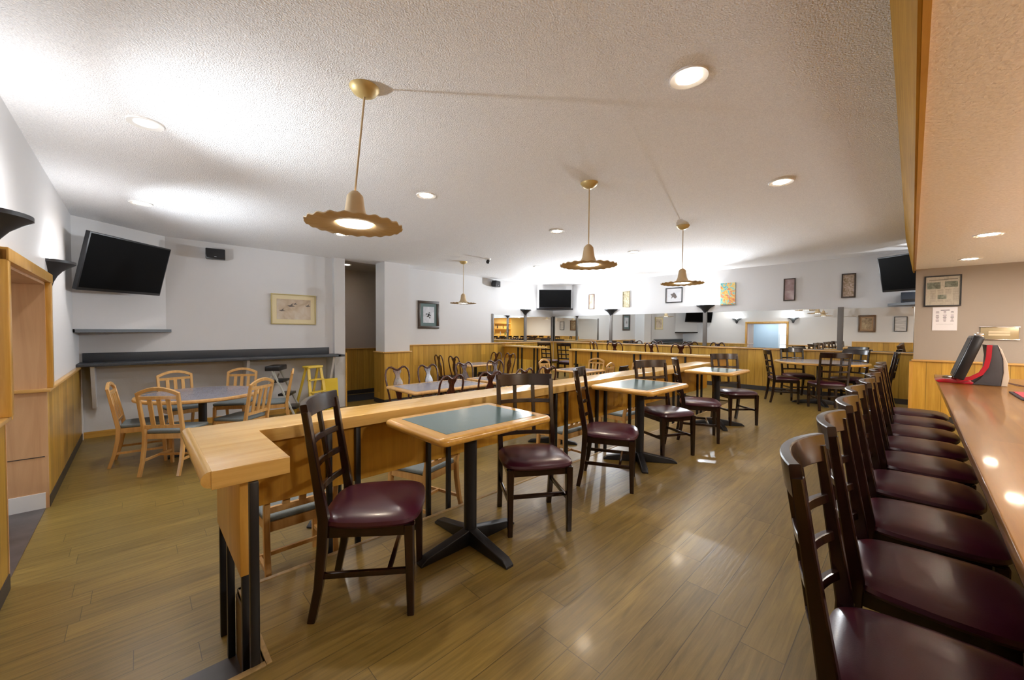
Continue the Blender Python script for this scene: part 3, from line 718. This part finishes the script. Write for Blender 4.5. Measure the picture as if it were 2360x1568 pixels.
# ---------------------------------------------------------------- tables
def square_table(name, label, x, y, z, sx, sy, lam, rz=0, baserot=0, group=None, edge=None):
    t = thing(name, label, 'table', (x, y, z), rz, group)
    e = edge or oakX
    tp = MB(); rings = []
    for e_, z_ in ((.03, .712), (.012, .713), (.004, .717), (.0, .725), (-.001, .733), (.001, .741), (.006, .748), (.014, .7525), (.03, .7535)):
        ring = []
        for (qx, qy, a0) in ((1, 1, 0), (-1, 1, 90), (-1, -1, 180), (1, -1, 270)):
            for k in range(7):
                a = math.radians(a0+15*k); R_ = .045
                ring.append(tp.bm.verts.new((qx*(sx/2-R_)+(R_-e_)*math.cos(a), qy*(sy/2-R_)+(R_-e_)*math.sin(a), z_)))
        rings.append(ring)
    n_ = len(rings[0])
    for A, B in zip(rings, rings[1:]):
        for k in range(n_): tp.bm.faces.new((A[k], A[(k+1) % n_], B[(k+1) % n_], B[k]))
    tp.bm.faces.new(rings[-1]); tp.bm.faces.new(rings[0][::-1])
    tp.build('tabletop', e, t)
    MB().box(-sx/2+.075, sx/2-.075, -sy/2+.075, sy/2-.075, .7525, .7545).build('laminate_inset', lam, t, smooth=False)
    MB().lathe([(.038, .02), (.038, .70)], 24).build('column', black, t)
    MB().box(-.14, .14, -.14, .14, .70, .713).build('mounting_plate', black, t)
    for k in range(4):
        a = baserot+k*PI/2
        m = Matrix.Rotation(a, 4, 'Z')
        f = MB().prism([(.0, .0), (.0, .10), (.06, .085), (.31, .038), (.345, .012), (.345, 0)], -.028, .028, 'y', .006); f.xf(m)
        f.build('base_foot', black, t)
    return t
square_table('square_table', 'small table with teal top and thick oak edge, nearest the camera', -1.81, 1.415, 0, .60, .80, tealam)
square_table('square_table', 'small teal topped table in the middle of the row of three', -1.83, 3.52, 0, .62, .82, tealam, 0, math.radians(36))
square_table('square_table', 'small teal topped table farthest along the row of three', -1.83, 5.66, 0, .60, .78, tealam, 0, math.radians(36))
def round_table(name, label, x, y, z, r, lam, edge):
    t = thing(name, label, 'table', (x, y, z))
    MB().lathe([(0, .713), (r-.02, .713), (r, .722), (r+.002, .735), (r-.006, .75), (r-.03, .7535), (0, .7535)], 56).build('tabletop', edge, t)
    MB().lathe([(0, .7545), (r-.05, .7545), (r-.05, .753)], 56).build('laminate_inset', lam, t)
    MB().lathe([(.045, .02), (.045, .71)], 24).build('column', black, t)
    MB().lathe([(0, .71), (.2, .71), (.2, .70), (0, .70)], 24).build('mounting_plate', black, t)
    for k in range(4):
        f = MB().prism([(.0, .0), (.0, .10), (.06, .085), (.36, .038), (.40, .012), (.40, 0)], -.03, .03, 'y', .006); f.xf(Matrix.Rotation(.4+k*PI/2, 4, 'Z'))
        f.build('base_foot', black, t)
    return t
round_table('round_table', 'round table ringed by light wood chairs under the big television', -6.40, .60, LOW, .66, greylam, chairW)
round_table('round_table', 'round table ringed by dark chairs in front of the mirror wall', -1.13, 8.72, 0, .68, greylam, oakX)

AC('light wood slat chair at the left end of the round table', -6.42, .04, LOW, 84)
AC('light wood slat chair nearest the camera at the round table', -5.78, .31, LOW, 143)
AC('light wood slat chair on the far left of the round table', -7.32, .46, LOW, 15)
AC('light wood slat chair on the far right of the round table', -7.22, 1.07, LOW, -30)
AC('light wood slat chair on the near right of the round table', -5.97, .96, LOW, 222)
AC('light wood slat chair seen edge on, in front of the black step ladder', -6.9, 1.50, LOW, 256)
AC('light wood slat chair glimpsed under the divider behind the nearest dark chair', -2.80, .72, LOW, 180)
AC('light wood chair with grey seat under the divider behind the nearest table leg', -2.86, 1.74, LOW, 196)
AC('light wood chair glimpsed under the divider, left of the middle square table', -2.82, 3.55, LOW, 180)
AC('light wood chair glimpsed under the divider behind the middle square table', -2.82, 4.85, LOW, 176)
square_table('dining_table', 'dining table mostly hidden behind the near end of the divider counter', -3.50, 1.25, LOW, .70, 1.1, greylam, 0, .6, edge=chairW)
square_table('dining_table', 'dining table mostly hidden behind the middle of the divider counter', -3.50, 4.2, LOW, .70, 1.1, greylam, 0, .6, edge=chairW)

square_table('dining_table', 'long lilac topped dining table nearest the hallway opening', -4.98, 3.30, LOW, .85, 1.35, greylam, 0, .6, edge=chairW)
square_table('dining_table', 'lilac topped dining table pushed against the end of the long one', -4.98, 4.78, LOW, .85, 1.35, greylam, 0, .6, edge=chairW)
square_table('dining_table', 'small dining table against the wood panelling of the back wall', -7.55, 6.05, LOW, .70, .95, greylam, 0, .6, edge=chairW)
square_table('dining_table', 'dining table amid light wood chairs before the wide back counter', -5.0, 6.85, LOW, .85, .8, greylam, 0, .6, edge=chairW)
names = ['first', 'second', 'third', 'fourth']
for k, y in enumerate((3.0, 3.6, 4.37, 5.1)): QC('cherry splat back chair on the wall side of the lilac tables, %s from the hallway' % names[k], -5.50, y, LOW, random.uniform(-6, 6), 'cherry splat back chairs')
for k, y in enumerate((2.97, 3.70, 4.36, 4.95)): QC('cherry splat back chair on the near side of the lilac tables, %s from the left' % names[k], -4.50, y, LOW, 180+random.uniform(-8, 8), 'cherry splat back chairs')
QC('cherry splat back chair at the panelling table, left one facing away', -7.80, 5.42, LOW, 84, 'cherry splat back chairs')
QC('cherry splat back chair at the panelling table, right one facing away', -7.26, 5.45, LOW, 92, 'cherry splat back chairs')
QC('cherry splat back chair at the far side of the panelling table, left one', -7.85, 6.75, LOW, -88, 'cherry splat back chairs')
QC('cherry splat back chair at the far side of the panelling table, right one', -7.30, 6.72, LOW, -92, 'cherry splat back chairs')
QC('cherry splat back chair behind the wide back counter, leftmost of four', -5.72, 8.9, 0, 60, 'cherry splat back chairs')
QC('cherry splat back chair behind the wide back counter, second of four', -5.25, 8.9, 0, 100, 'cherry splat back chairs')
QC('cherry splat back chair behind the wide back counter, third of four', -4.15, 8.9, 0, 70, 'cherry splat back chairs')
QC('cherry splat back chair behind the wide back counter, rightmost of four', -3.62, 8.9, 0, 105, 'cherry splat back chairs')
AC('light wood slat chair left of the table before the wide back counter', -5.42, 6.55, LOW, 10)
AC('light wood slat chair against the wide back counter, left one', -5.10, 7.42, LOW, -90)
AC('light wood slat chair right of the table before the wide back counter', -4.45, 6.75, LOW, 190)
AC('light wood slat chair against the wide back counter, right one', -4.10, 7.40, LOW, -110)
LC('dark lattice chair turned sideways beyond the middle of the divider counter', -3.95, 6.45, LOW, 190)
LC('dark lattice chair standing in the walkway between the two back counters', -6.45, 8.35, 0, 100)
LC('dark lattice chair behind the short back left counter', -7.1, 8.3, 0, 100)
# chairs of the dark round table
LC('dark lattice chair at the left of the dark round table, nearest the divider', -1.63, 8.47, 0, 25)
LC('dark lattice chair on the near side of the dark round table', -.95, 8.16, 0, 118)
LC('dark lattice chair on the far left side of the dark round table', -1.55, 9.32, 0, -55)
LC('dark lattice chair on the far right side of the dark round table', -.80, 9.34, 0, -110)
LC('dark lattice chair at the right end of the dark round table, above the bar chairs', -.42, 8.85, 0, 185)

# ---------------------------------------------------------------- small things
# yellow step ladder
ld = thing('step_ladder', 'yellow wooden step ladder standing under the grey wall counter', 'ladder', (-7.62, 2.30, LOW), math.radians(20))
for s in (-1, 1):
    MB().bar((.20, s*.17, 0), (.05, s*.12, .90), .022, .05, (0, 1, 0)).build('front_rail', ladderY, ld)
    MB().bar((-.30, s*.16, 0), (-.02, s*.12, .88), .02, .04, (0, 1, 0)).build('rear_rail', ladderY, ld)
MB().box(-.08, .09, -.15, .15, .88, .92, .006).build('top_cap', ladderY, ld)
for z in (.22, .44, .66): MB().box(.05+(.9-z)*.166-.05, .05+(.9-z)*.166+.04, -.145, .145, z, z+.022).build('step', ladderY, ld)
# black tread step stool
st = thing('step_ladder', 'grey folding steps with black treads behind the edge on chair', 'ladder', (-7.60, 1.72, LOW), math.radians(60))
lg = plain('light_grey_metal', (.42, .42, .38), .4)
for s in (-1, 1):
    MB().bar((.38, s*.20, 0), (-.04, s*.17, .95), .02, .05, (0, 1, 0)).build('side_rail', lg, st)
    MB().bar((-.30, s*.19, 0), (-.02, s*.17, .80), .02, .03, (0, 1, 0)).build('rear_rail', lg, st)
for z, x in ((.22, .27), (.45, .17), (.68, .07)): MB().box(x-.10, x+.08, -.18, .18, z, z+.04, .005).build('tread', blackp, st)
MB().box(-.12, .10, -.2, .2, .88, .96, .01).build('top_tread', blackp, st)
ws = thing('wet_floor_sign', 'yellow folded floor sign leaning beside the white pilaster', 'sign', (-7.95, 2.72, LOW), math.radians(10))
MB().bar((.05, 0, 0), (-.01, 0, .62), .30, .02, (1, 0, 0)).build('front_panel', yellowP, ws)
MB().bar((-.12, 0, 0), (-.03, 0, .60), .30, .015, (1, 0, 0)).build('rear_panel', yellowP, ws)

# point of sale terminal on the bar
ps = thing('sales_terminal', 'touch screen sales terminal with black, red and cream stand on the bar', 'terminal', (.42, 5.70, .80), 0)
ps.scale = (1.18, 1.18, 1.22)
def prof_y(pts, y0, y1, mat, name, bev=.004): MB().prism(pts, y0, y1, 'y', bev).build(name, mat, ps)
prof_y([(-.20, .0), (-.215, .012), (-.17, .028), (-.08, .03), (-.02, .02), (.0, 0)], -.13, .13, redP, 'front_tray')
prof_y([(-.02, 0), (.02, .05), (.05, .12), (.055, .22), (.045, .30), (.10, .30), (.125, .20), (.13, .10), (.12, 0)], -.14, .14, greyP, 'stand')
rs = [(-.10, .022), (-.03, .045), (.02, .085), (.045, .14), (.055, .21), (.058, .30)]
MB().sweep([(x+.0, -.148, z) for x, z in rs], .028, .014, (0, 1, 0)).build('red_stripe', redP, ps)
prof_y([(.12, 0), (.13, .10), (.125, .20), (.098, .30), (.118, .27), (.148, .17), (.158, .06), (.150, 0)], -.145, .145, offw, 'rear_cover')
sc_ = MB().box(-.19, .19, -.03, .03, -.17, .17, .008); sc_.xf(Matrix.Translation((-.045, 0, .20)) @ Matrix.Rotation(math.radians(17), 4, 'Y') @ Matrix.Rotation(PI/2, 4, 'Z')); sc_.build('monitor', blackp, ps)
s2 = MB().box(-.17, .17, .029, .032, -.15, .15); s2.xf(Matrix.Translation((-.045, 0, .20)) @ Matrix.Rotation(math.radians(17), 4, 'Y') @ Matrix.Rotation(PI/2, 4, 'Z')); s2.build('screen', screen, ps)
MB().box(-.01, .04, -.05, .06, .355, .39, .012).build('card_reader', chrome, ps)
MB().lathe([(0, 0), (.045, 0), (.045, .012), (.02, .02), (0, .02)], 20, (-.13, 0, .028)).build('round_foot', chrome, ps)
cb = MB().sweep([(.56, 5.85, .806), (.62, 5.75, .815), (.67, 5.62, .806), (.74, 5.6, .806)], .008, .008, (0, 0, 1), 'ell', 8).sweep([(.56, 5.9, .806), (.64, 5.82, .812), (.70, 5.66, .806), (.78, 5.68, .806)], .008, .008, (0, 0, 1), 'ell', 8)
tag(cb.build('power_cable', plain('brown_cable', (.12, .05, .035), .4)), 'tangled dark cable behind the sales terminal on the bar', 'cable')
mt = thing('bar_mat', 'red and black bar mat at the right edge of the bar top', 'mat', (.66, 4.75, .80))
MB().box(-.11, .11, -.28, .28, 0, .008, .003).build('mat', plain('mat_black', (.02, .005, .01), .6), mt)
MB().box(-.09, .09, -.26, .26, .008, .011).build('red_field', plain('mat_red', (.42, .02, .04), .6), mt, smooth=False)

S(MB().box(.95, 2.5, -.5, YB, 0, .01).build('floor', plain('pale_bounce_sheet', (.72, .70, .68), .5), smooth=False))  # pale sheet added out of view to bounce light onto the bar ceiling
# back bar seen only in the mirror
bb = thing('back_bar_cabinet', 'golden wood back bar cabinet with shelves, seen only in the far mirror', 'cabinet', (2.75, 4.2, 0))
MB().box(-.25, .2, -3.0, 3.0, 0, .945).build('base_cabinet', panY, bb, smooth=False)
MB().box(-.05, .2, -3.0, 3.0, 1.35, 1.39).box(-.05, .2, -3.0, 3.0, 1.72, 1.76).build('shelf', oakY, bb, smooth=False)
for y in (-3, -1.5, 0, 1.5, 2.97): MB().box(-.05, .2, y, y+.04, .95, 2.1).build('upright', oakZ, bb, smooth=False)
def bottle(i, x, y, z):
    c = [(.02, .09, .03), (.16, .06, .01), (.35, .32, .25), (.05, .02, .01)][i % 4]
    b = MB().lathe([(0, 0), (.036, 0), (.038, .15), (.014, .20), (.013, .27), (0, .27)], 14).build('bottle', plain('bottle_%d' % (i % 4), c, .1), loc=(x, y, z))
    tag(b, 'bottle standing on the back bar shelves, seen only in the mirror', 'bottle', 'bottles on the back bar')
for i in range(22): bottle(i, 2.78, 1.6+i*.26 if i % 6 else 1.68+i*.26, 1.39 if i % 2 else .95)
